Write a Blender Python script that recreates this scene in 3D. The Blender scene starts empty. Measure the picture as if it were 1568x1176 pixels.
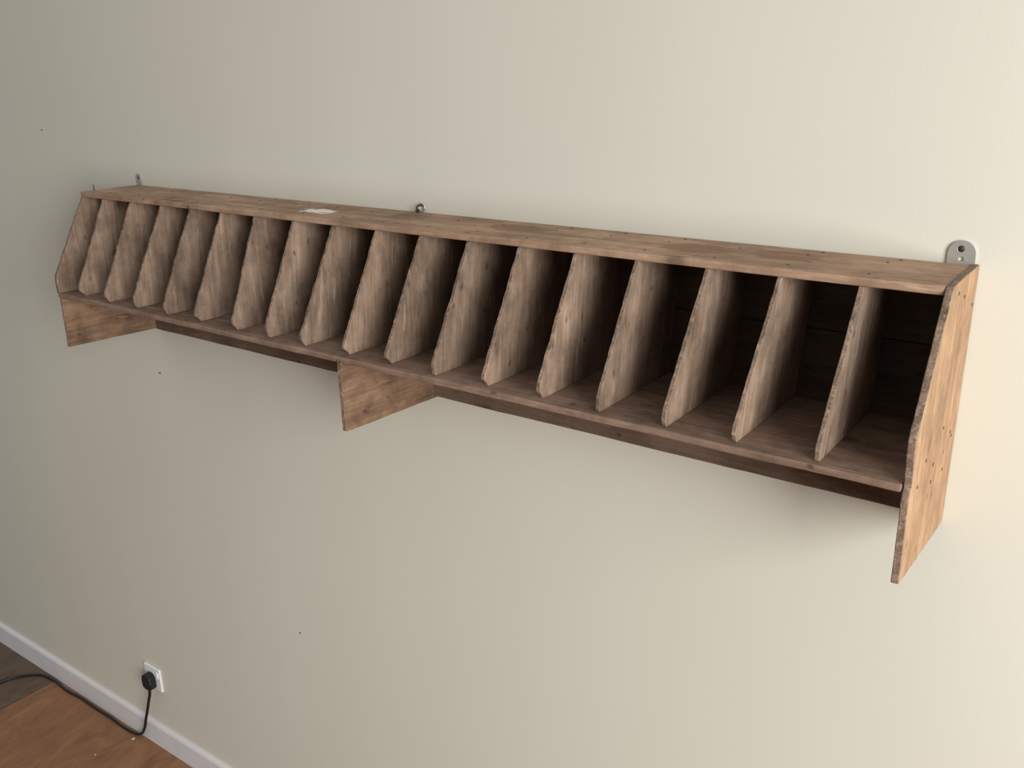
import bpy, bmesh, math, random
import numpy as np
from mathutils import Matrix, Vector
random.seed(7)
K=0.83   # everything is authored in fit units, scaled to metres at the end
L=2.4; D1=.1931; D2=.3143; ZT=2.3029; ZS=2.0165; ZB=1.8497; ZK=2.0752; ZR=1.8398; T=.0105
BB=.1065
scene=bpy.context.scene
scene.view_settings.view_transform='Standard'
scene.view_settings.look='None'

# ---------------------------------------------------------------- materials
def newmat(name):
    m=bpy.data.materials.new(name); m.use_nodes=True
    nt=m.node_tree; b=nt.nodes['Principled BSDF']
    return m,nt,b
def lin(c):
    return tuple([((v/255)/12.92 if v/255<=.04045 else ((v/255+.055)/1.055)**2.4) for v in c]+[1])
def N(nt,t,**kw):
    n=nt.nodes.new(t)
    for k,v in kw.items(): setattr(n,k,v)
    return n
def wood(name,cols,axis,scale=1.0,stain=.35,pale=None,seed=0.,bump=.3,spots=.5,vary=.1):
    """cols: dark, mid, light sRGB; axis = grain direction 0/1/2"""
    m,nt,b=newmat(name); lk=nt.links.new
    tc=N(nt,'ShaderNodeTexCoord'); oi=N(nt,'ShaderNodeObjectInfo')
    add=N(nt,'ShaderNodeVectorMath',operation='MULTIPLY_ADD')
    cmb=N(nt,'ShaderNodeCombineXYZ')
    for i in range(3): lk(oi.outputs['Random'],cmb.inputs[i])
    lk(cmb.outputs[0],add.inputs[0]); add.inputs[1].default_value=(31,17,23); lk(tc.outputs['Object'],add.inputs[2])
    mp=N(nt,'ShaderNodeMapping'); sc=[30*scale]*3; sc[axis]=2.6*scale; mp.inputs['Scale'].default_value=sc
    mp.inputs['Location'].default_value=(seed,seed*2,seed*3)
    lk(add.outputs[0],mp.inputs[0])
    n1=N(nt,'ShaderNodeTexNoise'); n1.inputs['Scale'].default_value=1.0; n1.inputs['Detail'].default_value=6; n1.inputs['Roughness'].default_value=.6; n1.inputs['Distortion'].default_value=.8
    lk(mp.outputs[0],n1.inputs['Vector'])
    mp2=N(nt,'ShaderNodeMapping'); sc=[150*scale]*3; sc[axis]=9*scale; mp2.inputs['Scale'].default_value=sc
    lk(add.outputs[0],mp2.inputs[0])
    n2=N(nt,'ShaderNodeTexNoise'); n2.inputs['Scale'].default_value=1.0; n2.inputs['Detail'].default_value=4
    lk(mp2.outputs[0],n2.inputs['Vector'])
    n3=N(nt,'ShaderNodeTexNoise'); n3.inputs['Scale'].default_value=9; n3.inputs['Detail'].default_value=7; n3.inputs['Roughness'].default_value=.7
    lk(add.outputs[0],n3.inputs['Vector'])
    mix=N(nt,'ShaderNodeMath',operation='MULTIPLY_ADD'); lk(n2.outputs[0],mix.inputs[0]); mix.inputs[1].default_value=.4
    m2=N(nt,'ShaderNodeMath',operation='MULTIPLY'); lk(n1.outputs[0],m2.inputs[0]); m2.inputs[1].default_value=.6
    lk(m2.outputs[0],mix.inputs[2])
    cr=N(nt,'ShaderNodeValToRGB'); e=cr.color_ramp.elements
    e[0].position=.29; e[0].color=lin(cols[0]); e[1].position=.71; e[1].color=lin(cols[2])
    q=e.new(.5); q.color=lin(cols[1])
    lk(mix.outputs[0],cr.inputs[0])
    sr=N(nt,'ShaderNodeMapRange'); lk(n3.outputs[0],sr.inputs[0]); sr.inputs[1].default_value=.36; sr.inputs[2].default_value=.60
    sr.inputs[3].default_value=1-stain; sr.inputs[4].default_value=1.08
    rv=N(nt,'ShaderNodeMapRange'); lk(oi.outputs['Random'],rv.inputs[0]); rv.inputs[3].default_value=1-vary; rv.inputs[4].default_value=1+vary
    mm=N(nt,'ShaderNodeMath',operation='MULTIPLY'); lk(sr.outputs[0],mm.inputs[0]); lk(rv.outputs[0],mm.inputs[1])
    def spotlayer(scale,r0,r1,lo,prev):
        # distorted voronoi spots: knots / ink drops
        ds=N(nt,'ShaderNodeTexNoise'); ds.inputs['Scale'].default_value=25; lk(add.outputs[0],ds.inputs['Vector'])
        dm=N(nt,'ShaderNodeVectorMath',operation='MULTIPLY_ADD'); lk(ds.outputs['Color'],dm.inputs[0]); dm.inputs[1].default_value=(.02,.02,.02); lk(add.outputs[0],dm.inputs[2])
        vo=N(nt,'ShaderNodeTexVoronoi'); vo.inputs['Scale'].default_value=1
        mp3=N(nt,'ShaderNodeMapping'); sc=[scale]*3; sc[axis]=scale*.55; mp3.inputs['Scale'].default_value=sc; lk(dm.outputs[0],mp3.inputs[0]); lk(mp3.outputs[0],vo.inputs['Vector'])
        kr=N(nt,'ShaderNodeMapRange'); lk(vo.outputs['Distance'],kr.inputs[0]); kr.inputs[1].default_value=r0; kr.inputs[2].default_value=r1; kr.inputs[3].default_value=lo; kr.inputs[4].default_value=1
        mt=N(nt,'ShaderNodeMath',operation='MULTIPLY'); lk(prev,mt.inputs[0]); lk(kr.outputs[0],mt.inputs[1]); return mt.outputs[0]
    v=spotlayer(9,.05,.14,.5,mm.outputs[0]); v=spotlayer(27,.05,.13,spots,v)
    mp4=N(nt,'ShaderNodeMapping'); sc=[90.]*3; sc[axis]=14; mp4.inputs['Scale'].default_value=sc; mp4.inputs['Rotation'].default_value=(.2,.25,.3); lk(add.outputs[0],mp4.inputs[0])
    n5=N(nt,'ShaderNodeTexNoise'); n5.inputs['Scale'].default_value=1; n5.inputs['Detail'].default_value=3; lk(mp4.outputs[0],n5.inputs['Vector'])
    sf=N(nt,'ShaderNodeMapRange'); lk(n5.outputs[0],sf.inputs[0]); sf.inputs[1].default_value=.62; sf.inputs[2].default_value=.72; sf.inputs[3].default_value=0; sf.inputs[4].default_value=.35
    vm=N(nt,'ShaderNodeVectorMath',operation='SCALE'); lk(cr.outputs[0],vm.inputs[0]); lk(v,vm.inputs['Scale'])
    sm=N(nt,'ShaderNodeMix',data_type='RGBA'); lk(sf.outputs[0],sm.inputs[0]); lk(vm.outputs[0],sm.inputs[6]); sm.inputs[7].default_value=lin([min(255,c*1.15) for c in cols[2]])
    last=sm.outputs[2]
    if pale:
        for (cx,cy,rx,ry,col,dist) in pale:
            s1=N(nt,'ShaderNodeVectorMath',operation='SUBTRACT'); lk(tc.outputs['Object'],s1.inputs[0]); s1.inputs[1].default_value=(cx*K,cy*K,0)
            s2=N(nt,'ShaderNodeVectorMath',operation='MULTIPLY'); lk(s1.outputs[0],s2.inputs[0]); s2.inputs[1].default_value=(1/(rx*K),1/(ry*K),0)
            nn=N(nt,'ShaderNodeTexNoise'); nn.inputs['Scale'].default_value=45; nn.inputs['Detail'].default_value=5; lk(tc.outputs['Object'],nn.inputs['Vector'])
            s3=N(nt,'ShaderNodeVectorMath',operation='LENGTH'); lk(s2.outputs[0],s3.inputs[0])
            s4=N(nt,'ShaderNodeMath',operation='MULTIPLY_ADD'); lk(nn.outputs[0],s4.inputs[0]); s4.inputs[1].default_value=dist; lk(s3.outputs['Value'],s4.inputs[2])
            s5=N(nt,'ShaderNodeMapRange'); lk(s4.outputs[0],s5.inputs[0]); s5.inputs[1].default_value=.85+dist*.5; s5.inputs[2].default_value=1.1+dist*.5; s5.inputs[3].default_value=col[3]; s5.inputs[4].default_value=0
            mx=N(nt,'ShaderNodeMix',data_type='RGBA'); lk(s5.outputs[0],mx.inputs[0]); lk(last,mx.inputs[6]); mx.inputs[7].default_value=lin(col[:3]); last=mx.outputs[2]
    lk(last,b.inputs['Base Color'])
    b.inputs['Roughness'].default_value=.72; b.inputs['Specular IOR Level'].default_value=.25
    bp=N(nt,'ShaderNodeBump'); bp.inputs['Strength'].default_value=bump; bp.inputs['Distance'].default_value=.002; lk(mix.outputs[0],bp.inputs['Height']); lk(bp.outputs[0],b.inputs['Normal'])
    return m
W_top=wood('wood_top',[(136,107,85),(166,135,110),(190,163,138)],0,stain=.38,vary=.02,
    pale=[(.93,-.115,.05,.028,(238,232,220,1),2.2),(1.50,-.08,.07,.045,(122,88,64,.6),.6),(1.93,-.095,.075,.045,(130,94,68,.6),.6),(2.10,-.08,.06,.045,(124,90,66,.55),.6)])
W_div=wood('wood_divider',[(114,93,76),(145,122,103),(171,148,128)],2,stain=.42,vary=.13)
W_edge=wood('wood_shelf',[(106,85,71),(136,111,94),(158,133,114)],0,stain=.4,vary=.03)
W_rail=wood('wood_rail',[(86,70,58),(108,89,75),(128,107,91)],0,stain=.3,vary=.02)
W_supp=wood('wood_support',[(98,75,59),(132,105,83),(160,129,103)],1,stain=.5,vary=.06)
W_dark=wood('wood_back',[(58,49,39),(78,66,53),(94,81,66)],0,stain=.3,vary=.03)  # dark back boards, with slot shade also put into the colour
W_side=wood('wood_side',[(140,108,80),(168,134,102),(190,158,124)],2,stain=.3,vary=.02)
W_sawn=wood('wood_sawn',[(76,63,52),(130,109,91),(180,158,138)],1,scale=2.2,stain=.35,vary=.1)

def flat(name,c,rough=.5,metal=0,spec=.5,v=.05):
    m,nt,b=newmat(name); lk=nt.links.new
    tc=N(nt,'ShaderNodeTexCoord'); n=N(nt,'ShaderNodeTexNoise'); n.inputs['Scale'].default_value=20; lk(tc.outputs['Object'],n.inputs['Vector'])
    cr=N(nt,'ShaderNodeValToRGB'); a=lin([q*(1-v) for q in c]); bb=lin([min(255,q*(1+v/2)) for q in c])
    cr.color_ramp.elements[0].color=a; cr.color_ramp.elements[1].color=bb; cr.color_ramp.elements[0].position=.3; cr.color_ramp.elements[1].position=.7
    lk(n.outputs[0],cr.inputs[0]); lk(cr.outputs[0],b.inputs['Base Color'])
    b.inputs['Roughness'].default_value=rough; b.inputs['Metallic'].default_value=metal; b.inputs['Specular IOR Level'].default_value=spec
    return m
M_metal=flat('galvanised_steel',(205,205,196),.42,.7)
M_dark=flat('dark_iron',(70,62,55),.5,.6)
M_plastic=flat('white_plastic',(240,240,240),.3,v=.01)
M_rubber=flat('black_rubber',(22,22,24),.4)
M_bb=flat('skirting_paint',(222,219,218),.5,v=.015)
M_crumb=flat('plaster_crumb',(200,190,175),.8)

def wallmat():
    m,nt,b=newmat('wall_paint'); lk=nt.links.new
    tc=N(nt,'ShaderNodeTexCoord')
    n=N(nt,'ShaderNodeTexNoise'); n.inputs['Scale'].default_value=1.3; n.inputs['Detail'].default_value=4; lk(tc.outputs['Object'],n.inputs['Vector'])
    mp=N(nt,'ShaderNodeMapping'); mp.inputs['Scale'].default_value=(4,1,.35); lk(tc.outputs['Object'],mp.inputs[0])
    n2=N(nt,'ShaderNodeTexNoise'); n2.inputs['Scale'].default_value=1; n2.inputs['Detail'].default_value=2; lk(mp.outputs[0],n2.inputs['Vector'])
    ad=N(nt,'ShaderNodeMath',operation='MULTIPLY_ADD'); lk(n.outputs[0],ad.inputs[0]); ad.inputs[1].default_value=.6
    hm=N(nt,'ShaderNodeMath',operation='MULTIPLY'); lk(n2.outputs[0],hm.inputs[0]); hm.inputs[1].default_value=.4; lk(hm.outputs[0],ad.inputs[2])
    cr=N(nt,'ShaderNodeValToRGB'); cr.color_ramp.elements[0].position=.3; cr.color_ramp.elements[1].position=.7
    cr.color_ramp.elements[0].color=lin((212,209,193)); cr.color_ramp.elements[1].color=lin((217,214,199))
    lk(ad.outputs[0],cr.inputs[0]); lk(cr.outputs[0],b.inputs['Base Color'])
    b.inputs['Roughness'].default_value=.6; b.inputs['Specular IOR Level'].default_value=.3
    f=N(nt,'ShaderNodeTexNoise'); f.inputs['Scale'].default_value=260; f.inputs['Detail'].default_value=3; lk(tc.outputs['Object'],f.inputs['Vector'])
    bp=N(nt,'ShaderNodeBump'); bp.inputs['Strength'].default_value=.15; bp.inputs['Distance'].default_value=.001; lk(f.outputs[0],bp.inputs['Height']); lk(bp.outputs[0],b.inputs['Normal'])
    return m
M_wall=wallmat()
def floormat():
    m,nt,b=newmat('floor_boards'); lk=nt.links.new
    tc=N(nt,'ShaderNodeTexCoord')
    sp=N(nt,'ShaderNodeSeparateXYZ'); lk(tc.outputs['Object'],sp.inputs[0])
    st=N(nt,'ShaderNodeMapRange'); lk(sp.outputs[0],st.inputs[0]); st.inputs[1].default_value=-.975; st.inputs[2].default_value=-.970
    mx=N(nt,'ShaderNodeMix',data_type='RGBA'); lk(st.outputs[0],mx.inputs[0]); mx.inputs[6].default_value=lin((98,79,64)); mx.inputs[7].default_value=lin((144,102,69))
    a=N(nt,'ShaderNodeMath',operation='ADD'); lk(sp.outputs[0],a.inputs[0]); a.inputs[1].default_value=.9725
    pg=N(nt,'ShaderNodeMath',operation='PINGPONG'); lk(a.outputs[0],pg.inputs[0]); pg.inputs[1].default_value=.45
    js=N(nt,'ShaderNodeMapRange'); lk(pg.outputs[0],js.inputs[0]); js.inputs[1].default_value=.001; js.inputs[2].default_value=.004; js.inputs[3].default_value=.35; js.inputs[4].default_value=1
    mp2=N(nt,'ShaderNodeMapping'); mp2.inputs['Scale'].default_value=(12,5,1); mp2.inputs['Rotation'].default_value=(0,0,.5); lk(tc.outputs['Object'],mp2.inputs[0])
    n=N(nt,'ShaderNodeTexNoise'); n.inputs['Scale'].default_value=1; n.inputs['Detail'].default_value=8; n.inputs['Roughness'].default_value=.7; n.inputs['Distortion'].default_value=1.5; lk(mp2.outputs[0],n.inputs['Vector'])
    mr=N(nt,'ShaderNodeMapRange'); lk(n.outputs[0],mr.inputs[0]); mr.inputs[1].default_value=.3; mr.inputs[2].default_value=.7; mr.inputs[3].default_value=.62; mr.inputs[4].default_value=1.2
    mu=N(nt,'ShaderNodeMath',operation='MULTIPLY'); lk(mr.outputs[0],mu.inputs[0]); lk(js.outputs[0],mu.inputs[1])
    vm=N(nt,'ShaderNodeVectorMath',operation='SCALE'); lk(mx.outputs[2],vm.inputs[0]); lk(mu.outputs[0],vm.inputs['Scale'])
    lk(vm.outputs[0],b.inputs['Base Color']); b.inputs['Roughness'].default_value=.5
    return m
M_floor=floormat()

# ---------------------------------------------------------------- helpers
def link(name,me,mats,parent=None,bevel=0,smooth=False):
    me.transform(Matrix.Scale(K,4)); 
    o=bpy.data.objects.new(name,me); bpy.context.collection.objects.link(o)
    for m in mats: me.materials.append(m)
    if parent: o.parent=parent
    if bevel:
        md=o.modifiers.new('bev','BEVEL'); md.width=bevel*K; md.segments=2; md.limit_method='ANGLE'; md.angle_limit=math.radians(40)
    if smooth:
        for p in me.polygons: p.use_smooth=True
    return o
def prism(name,pts,axis,c0,c1,mats,parent=None,bevel=.0012,fn=None,edgemat=None,bow=0):
    """pts 2-D outline in the two other axes (in order), extruded along axis."""
    bm=bmesh.new()
    def P(a,b,c):
        v=[0,0,0]; o=[i for i in range(3) if i!=axis]; v[o[0]]=a; v[o[1]]=b; v[axis]=c
        return tuple(fn(*v)) if fn else tuple(v)
    A=[bm.verts.new(P(a,b,c0)) for a,b in pts]; B=[bm.verts.new(P(a,b,c1)) for a,b in pts]
    n=len(pts); bm.faces.new(A); bm.faces.new(B[::-1])
    for i in range(n):
        f=bm.faces.new([A[i],B[i],B[(i+1)%n],A[(i+1)%n]])
        if edgemat is not None: f.material_index=edgemat
    bmesh.ops.recalc_face_normals(bm,faces=bm.faces)
    me=bpy.data.meshes.new(name); bm.to_mesh(me); bm.free()
    return link(name,me,mats,parent,bevel)
def worn(a,b,n,amp):
    """points between a and b with perpendicular jitter"""
    out=[]; dx,dy=b[0]-a[0],b[1]-a[1]; l=math.hypot(dx,dy); nx,ny=-dy/l,dx/l
    j=0
    for i in range(n+1):
        s=i/n; j=j*.6+random.uniform(-amp,amp)*.7
        jj=0 if i in(0,n) else j
        out.append((a[0]+dx*s+nx*jj,a[1]+dy*s+ny*jj))
    return out
def empty(name):
    e=bpy.data.objects.new(name,None); bpy.context.collection.objects.link(e); return e
def box(name,x0,x1,y0,y1,z0,z1,mats,parent=None,bevel=.001):
    return prism(name,[(x0,y0),(x1,y0),(x1,y1),(x0,y1)],2,z0,z1,mats,parent,bevel)

# ---------------------------------------------------------------- room
box('wall_back',-4,6,0,.12,-.02,3.7,[M_wall],bevel=0)
box('floor',-4,6,-6,.0,-.1,0,[M_floor],bevel=0)
bbp=[(0,0),(-.017,0),(-.017,BB-.012),(-.013,BB-.003),(-.008,BB),(0,BB)]
prism('baseboard_back',bbp,0,-4,6,[M_bb],bevel=.0)

# ---------------------------------------------------------------- shelf
S=empty('wall_pigeonhole_shelf')
TT=.015
pts=[(T*.2,-.001)]+[(0.0,-D1)]+worn((0.0,-D1),(L-T,-D1),90,.0014)[1:]+[(L-T,-.001)]
prism('top_board',pts,2,ZT-TT,ZT,[W_top],S,bevel=.003)
pts=[(T,-.001)]+[(0.002,-D2)]+worn((0.002,-D2),(L-T-.002,-D2+.002),100,.0014)[1:]+[(L-T,-.001)]
def tilt(x,y,z): return (x,y,z+.004*(1-x/L))
prism('bottom_board',pts,2,ZS-.014,ZS,[W_edge],S,bevel=.003,fn=tilt)
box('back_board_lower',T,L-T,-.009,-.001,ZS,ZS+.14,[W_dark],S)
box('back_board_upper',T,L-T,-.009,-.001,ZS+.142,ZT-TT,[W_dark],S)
pts=worn((T,ZR+.004),(L-T,ZR-.002),60,.0009)+[(L-T,ZS-.014),(T,ZS-.012)]
prism('wall_rail',pts,1,-.016,-.001,[W_rail],S)
kz=ZK-.002
pr=[(-.001,ZT+.002)]+worn((-.001,ZT+.002),(-D1,ZT+.001),5,.0006)[1:]
pr+=worn((-D1,ZT+.001),(-D2-.001,kz+.03),34,.0022)[1:]+[(-D2-.005,kz+.02),(-D2-.004,kz-.01),(-D2+.001,kz-.03)]
pr+=[(-D2+.005,ZS-.004),(-D2-.002,ZS-.014)]
pr+=worn((-D2-.002,ZS-.014),(-D2,ZB-.001),16,.0018)[1:]+[(-D2+.012,ZB-.004)]
pr+=worn((-D2+.012,ZB-.004),(-.001,ZR-.014),16,.0018)[1:]
prism('right_side_panel',pr,0,L-T,L+.0015,[W_side,W_sawn],S,bevel=.0016,edgemat=1)
pl=[(-.001,ZT-TT)]+[(-D1,ZT-TT)]+worn((-D1,ZT-TT),(-D2+.002,ZK),16,.001)[1:]+[(-D2-.001,ZK-.02),(-D2,ZS+.004),(-.001,ZS+.004)]
prism('left_side_panel',pl,0,.0,T,[W_div,W_sawn],S,edgemat=1)
pl=[(-.001,ZS-.010),(-D2+.003,ZS-.010)]+worn((-D2+.003,ZS-.010),(-D2+.001,ZB+.006),8,.0008)[1:]+worn((-D2+.001,ZB+.006),(-.001,ZR+.006),10,.001)[1:]
prism('left_support',pl,0,.004,T+.002,[W_supp,W_sawn],S,edgemat=1)
xm=1.1768
pl=[(-.001,ZS-.014),(-D2+.004,ZS-.014),(-D2-.0005,ZS-.004),(-D2-.004,ZS-.006)]+worn((-D2-.004,ZS-.006),(-D2-.002,ZB-.009),8,.0008)[1:]+worn((-D2-.002,ZB-.009),(-.001,ZR-.004),10,.001)[1:]
def mskew(x,y,z): return (x-.005+.012*(1+y/D2),y,z)
prism('centre_support',pl,0,xm-.0005,xm+.0105,[W_supp,W_sawn],S,edgemat=1,fn=mskew)
TX=[.105,.243,.384,.513,.642,.775,.917,1.053,1.191,1.323,1.455,1.586,1.718,1.852,1.993,2.125,2.260]
BX=[.116,.249,.377,.514,.646,.798,.919,1.045,1.182,1.308,1.444,1.577,1.709,1.840,1.976,2.108,2.250]
for i,(a,b) in enumerate(zip(TX,BX)):
    b2=b+(b-2.668)/1.39*.008
    zt=ZT-TT; zb=ZS+.004*(1-b/L)
    yf=-D2+.014+random.uniform(-.004,.003); 
    chip=random.choice([0,.002,.005,.009])
    pd=[(-.009,zt),(-D1+.002,zt)]+worn((-D1+.002,zt),(yf-.002,zb+.03),30,.0018)[1:]+[(yf-.001-chip*.3,zb+.018),(yf+chip,zb+.006),(yf+.004+chip,zb),(-.009,zb)]
    w=.0085+random.uniform(-.001,.001)
    def sh(x,y,z,a=a,b2=b2,zt=zt,zb=zb):
        s=(z-zb)/(zt-zb); return (x+b2*(1-s)+a*s,y,z)
    prism('divider_%d'%(i+1),pd,0,0,w,[W_div,W_sawn],S,bevel=.001,edgemat=1,fn=sh)
bm=bmesh.new()
def nail(x,y,z,r=.0028,n=(0,0,1)):
    q=Vector((0,0,1)).rotation_difference(Vector(n)).to_matrix().to_4x4()
    bmesh.ops.create_cone(bm,cap_ends=True,segments=10,radius1=r,radius2=r*.8,depth=.0016,matrix=Matrix.Translation((x,y,z))@q)
for a in TX:
    nail(a+.005+random.uniform(-.003,.003),-.045-random.uniform(0,.02),ZT,.0032); nail(a+.005,-.155-random.uniform(0,.015),ZT,.0032)
    if random.random()<.6: nail(a+.02,-.02,ZT,.0034)
for z in (2.0,2.03,1.97): nail(L+.0015,-.2+random.uniform(-.06,.06),z,.0036,(1,0,0))
for y,z in ((-.05,2.02),(-.1,2.27),(-.04,2.01),(-.12,2.05),(-.27,2.0),(-.08,1.96),(-.15,2.285),(-.02,2.24)): nail(L+.0015,y,z,.0034,(1,0,0))
nail(xm+.004,-D2-.004,ZS-.008,.0022,(0,-1,0))
me=bpy.data.meshes.new('nails'); bm.to_mesh(me); bm.free()
link('nail_heads',me,[M_dark],S)
bm=bmesh.new(); bmesh.ops.create_cone(bm,cap_ends=True,segments=8,radius1=.0015,radius2=.0015,depth=.02,matrix=Matrix.Translation((.02,-.16,ZT+.008))); me=bpy.data.meshes.new('n'); bm.to_mesh(me); bm.free()
link('bent_nail',me,[M_dark],S)

def plate(name,x,w,h,hole):
    cu=bpy.data.curves.new(name,'CURVE'); cu.dimensions='2D'; cu.fill_mode='BOTH'; cu.extrude=.0012; cu.bevel_depth=.0004
    r=w/2; pts=[(-r,-.03),(r,-.03),(r,h-r)]+[(r*math.cos(a),h-r+r*math.sin(a)) for a in [math.pi*k/16 for k in range(1,16)]]+[(-r,h-r)]
    def spl(p):
        s=cu.splines.new('POLY'); s.points.add(len(p)-1); s.use_cyclic_u=True
        for q,(u,v) in zip(s.points,p): q.co=(u*K,v*K,0,1)
    spl(pts)
    for (hx,hz,hr) in hole: spl([(hx+hr*math.cos(-2*math.pi*k/20),hz+hr*math.sin(-2*math.pi*k/20)) for k in range(20)])
    o=bpy.data.objects.new(name,cu); bpy.context.collection.objects.link(o); cu.materials.append(M_metal)
    o.rotation_euler=(math.pi/2,0,0); o.location=(x*K,-.0025*K,ZT*K); o.parent=S
    bm=bmesh.new()
    for (hx,hz,hr) in hole[:1]:
        bmesh.ops.create_uvsphere(bm,u_segments=14,v_segments=8,radius=hr*.95,matrix=Matrix.Translation((x+hx,-.0025,ZT+hz))@Matrix.Diagonal((1,.45,1,1)))
    me=bpy.data.meshes.new('s'); bm.to_mesh(me); bm.free(); link(name+'_screw',me,[M_dark],S,smooth=True)
plate('mirror_plate_right',2.372,.044,.040,[(-.002,.026,.006),(.0,.009,.0045)])
plate('mirror_plate_left',.0+.012,.024,.034,[(0,.022,.005)])
def tube(name,pts,r,mat,parent=None,cyc=False):
    cu=bpy.data.curves.new(name,'CURVE'); cu.dimensions='3D'; cu.bevel_depth=r*K; cu.bevel_resolution=4; cu.use_fill_caps=True
    s=cu.splines.new('BEZIER'); s.bezier_points.add(len(pts)-1); s.use_cyclic_u=cyc
    for b,p in zip(s.bezier_points,pts):
        b.co=Vector(p)*K; b.handle_left_type=b.handle_right_type='AUTO'
    o=bpy.data.objects.new(name,cu); bpy.context.collection.objects.link(o); cu.materials.append(mat)
    if parent: o.parent=parent
    return o
c=(1.172,-.006,ZT+.012)
tube('screw_eye',[(c[0]+.009*math.cos(a),c[1],c[2]+.009*math.sin(a)) for a in [k*math.pi/4 for k in range(8)]],.0022,M_metal,S,True)
tube('cup_hook',[(c[0]-.002,-.001,c[2]+.004),(c[0]-.002,-.012,c[2]+.006),(c[0]-.004,-.020,c[2]),(c[0]-.004,-.014,c[2]-.009),(c[0]-.006,-.022,c[2]-.006)],.002,M_dark,S)

# ---------------------------------------------------------------- socket, plug & cable
O=empty('wall_socket')
sx,sz,s=-.4209,.2864,.1038
prism('face_plate',[(sx,sz),(sx+s,sz),(sx+s,sz+s),(sx,sz+s)],1,-.010,-.0005,[M_plastic],O,bevel=.003)
box('rocker_switch',sx+s*.78,sx+s*.9,-.014,-.009,sz+s*.6,sz+s*.85,[M_plastic],O)
C=empty('power_cable')
px,pz=sx+s*.46,sz+s*.42
hexp=[(px+a*.030,pz+b*.030) for a,b in [(-.9,-.9),(-.35,-1.15),(.35,-1.15),(.9,-.9),(1,0),(.8,.85),(.3,1.2),(-.3,1.2),(-.8,.85),(-1,0)]]
prism('plug_body',hexp,1,-.042,-.0102,[M_rubber],C,bevel=.006)
tube('cord',[(px,-.028,pz-.02),(px-.002,-.030,pz-.06),(-.385,-.032,.24),(-.405,-.032,.19),(-.428,-.034,.13),(-.455,-.032,.07),(-.50,-.030,.018),(-.545,-.034,.0066),
 (-.616,-.038,.0063),(-.72,-.034,.0063),(-.816,-.036,.0063),(-.94,-.034,.0063),(-1.065,-.041,.0063),(-1.15,-.034,.0063),(-1.201,-.037,.0063),(-1.255,-.046,.0063),(-1.300,-.078,.0063),(-1.344,-.133,.0063),(-1.365,-.20,.0063),(-1.40,-.34,.0063),(-1.52,-.5,.0063),(-1.8,-.6,.0063)],.0056,M_rubber,C)
def lump(name,x,y,z,r,mat,flatten=(1,1,.6)):
    bm=bmesh.new(); bmesh.ops.create_icosphere(bm,subdivisions=2,radius=r)
    for v in bm.verts: v.co=v.co*random.uniform(.75,1.15); v.co=Vector((v.co.x*flatten[0]+x,v.co.y*flatten[1]+y,v.co.z*flatten[2]+z))
    me=bpy.data.meshes.new(name); bm.to_mesh(me); bm.free(); return link(name,me,[mat])
lump('plaster_crumb',-.515,-.056,.004,.007,M_crumb)
lump('plaster_crumb.001',-.56,-.20,.002,.004,M_crumb)
lump('wall_blemish',-.029,-.001,1.681,.005,M_dark,(1.3,.15,.4))
lump('wall_blemish.001',-.515,-.001,2.456,.004,M_dark,(1.5,.15,.4))
lump('wall_blemish.002',.555,-.001,.891,.004,M_dark,(.6,.15,1))

# ---------------------------------------------------------------- camera
cx,cy,cz,yw,pt,rl,f=2.6680,-1.7069,2.6285,-.6286,-.3272,-.0162,1423.97
fw=np.array([math.sin(yw)*math.cos(pt),math.cos(yw)*math.cos(pt),math.sin(pt)])
r=np.array([math.cos(yw),-math.sin(yw),0.]); u=np.cross(r,fw)
r2=r*math.cos(rl)+u*math.sin(rl); u2=-r*math.sin(rl)+u*math.cos(rl)
cd=bpy.data.cameras.new('camera'); cd.lens=36*f/1568; cd.sensor_width=36; cd.clip_start=.05
cam=bpy.data.objects.new('camera',cd); bpy.context.collection.objects.link(cam)
M=Matrix.Identity(4)
for i in range(3): M[i][0]=r2[i]; M[i][1]=u2[i]; M[i][2]=-fw[i]; M[i][3]=(cx,cy,cz)[i]*K
cam.matrix_world=M; scene.camera=cam

# ---------------------------------------------------------------- light
def area(name,loc,target,sx,sy,e,col):
    l=bpy.data.lights.new(name,'AREA'); l.shape='RECTANGLE'; l.size=sx; l.size_y=sy; l.energy=e; l.color=col
    o=bpy.data.objects.new(name,l); bpy.context.collection.objects.link(o); o.location=loc
    o.rotation_euler=(Vector(target)-Vector(loc)).to_track_quat('-Z','Y').to_euler(); return o
area('window_daylight',(4.9,-2.3,2.2),(1.5,0,.8),2.0,2.4,225,(.99,.995,1))
w=bpy.data.worlds.new('world'); scene.world=w; w.use_nodes=True
nt=w.node_tree; bg=nt.nodes['Background']
tc=N(nt,'ShaderNodeTexCoord'); sp=N(nt,'ShaderNodeSeparateXYZ'); nt.links.new(tc.outputs['Generated'],sp.inputs[0])
cr=N(nt,'ShaderNodeValToRGB'); cr.color_ramp.elements[0].color=(.165,.165,.165,1); cr.color_ramp.elements[1].color=(.60,.605,.62,1); cr.color_ramp.elements[0].position=.1; cr.color_ramp.elements[1].position=.9
nt.links.new(sp.outputs[2],cr.inputs[0]); nt.links.new(cr.outputs[0],bg.inputs[0]); bg.inputs[1].default_value=1.0
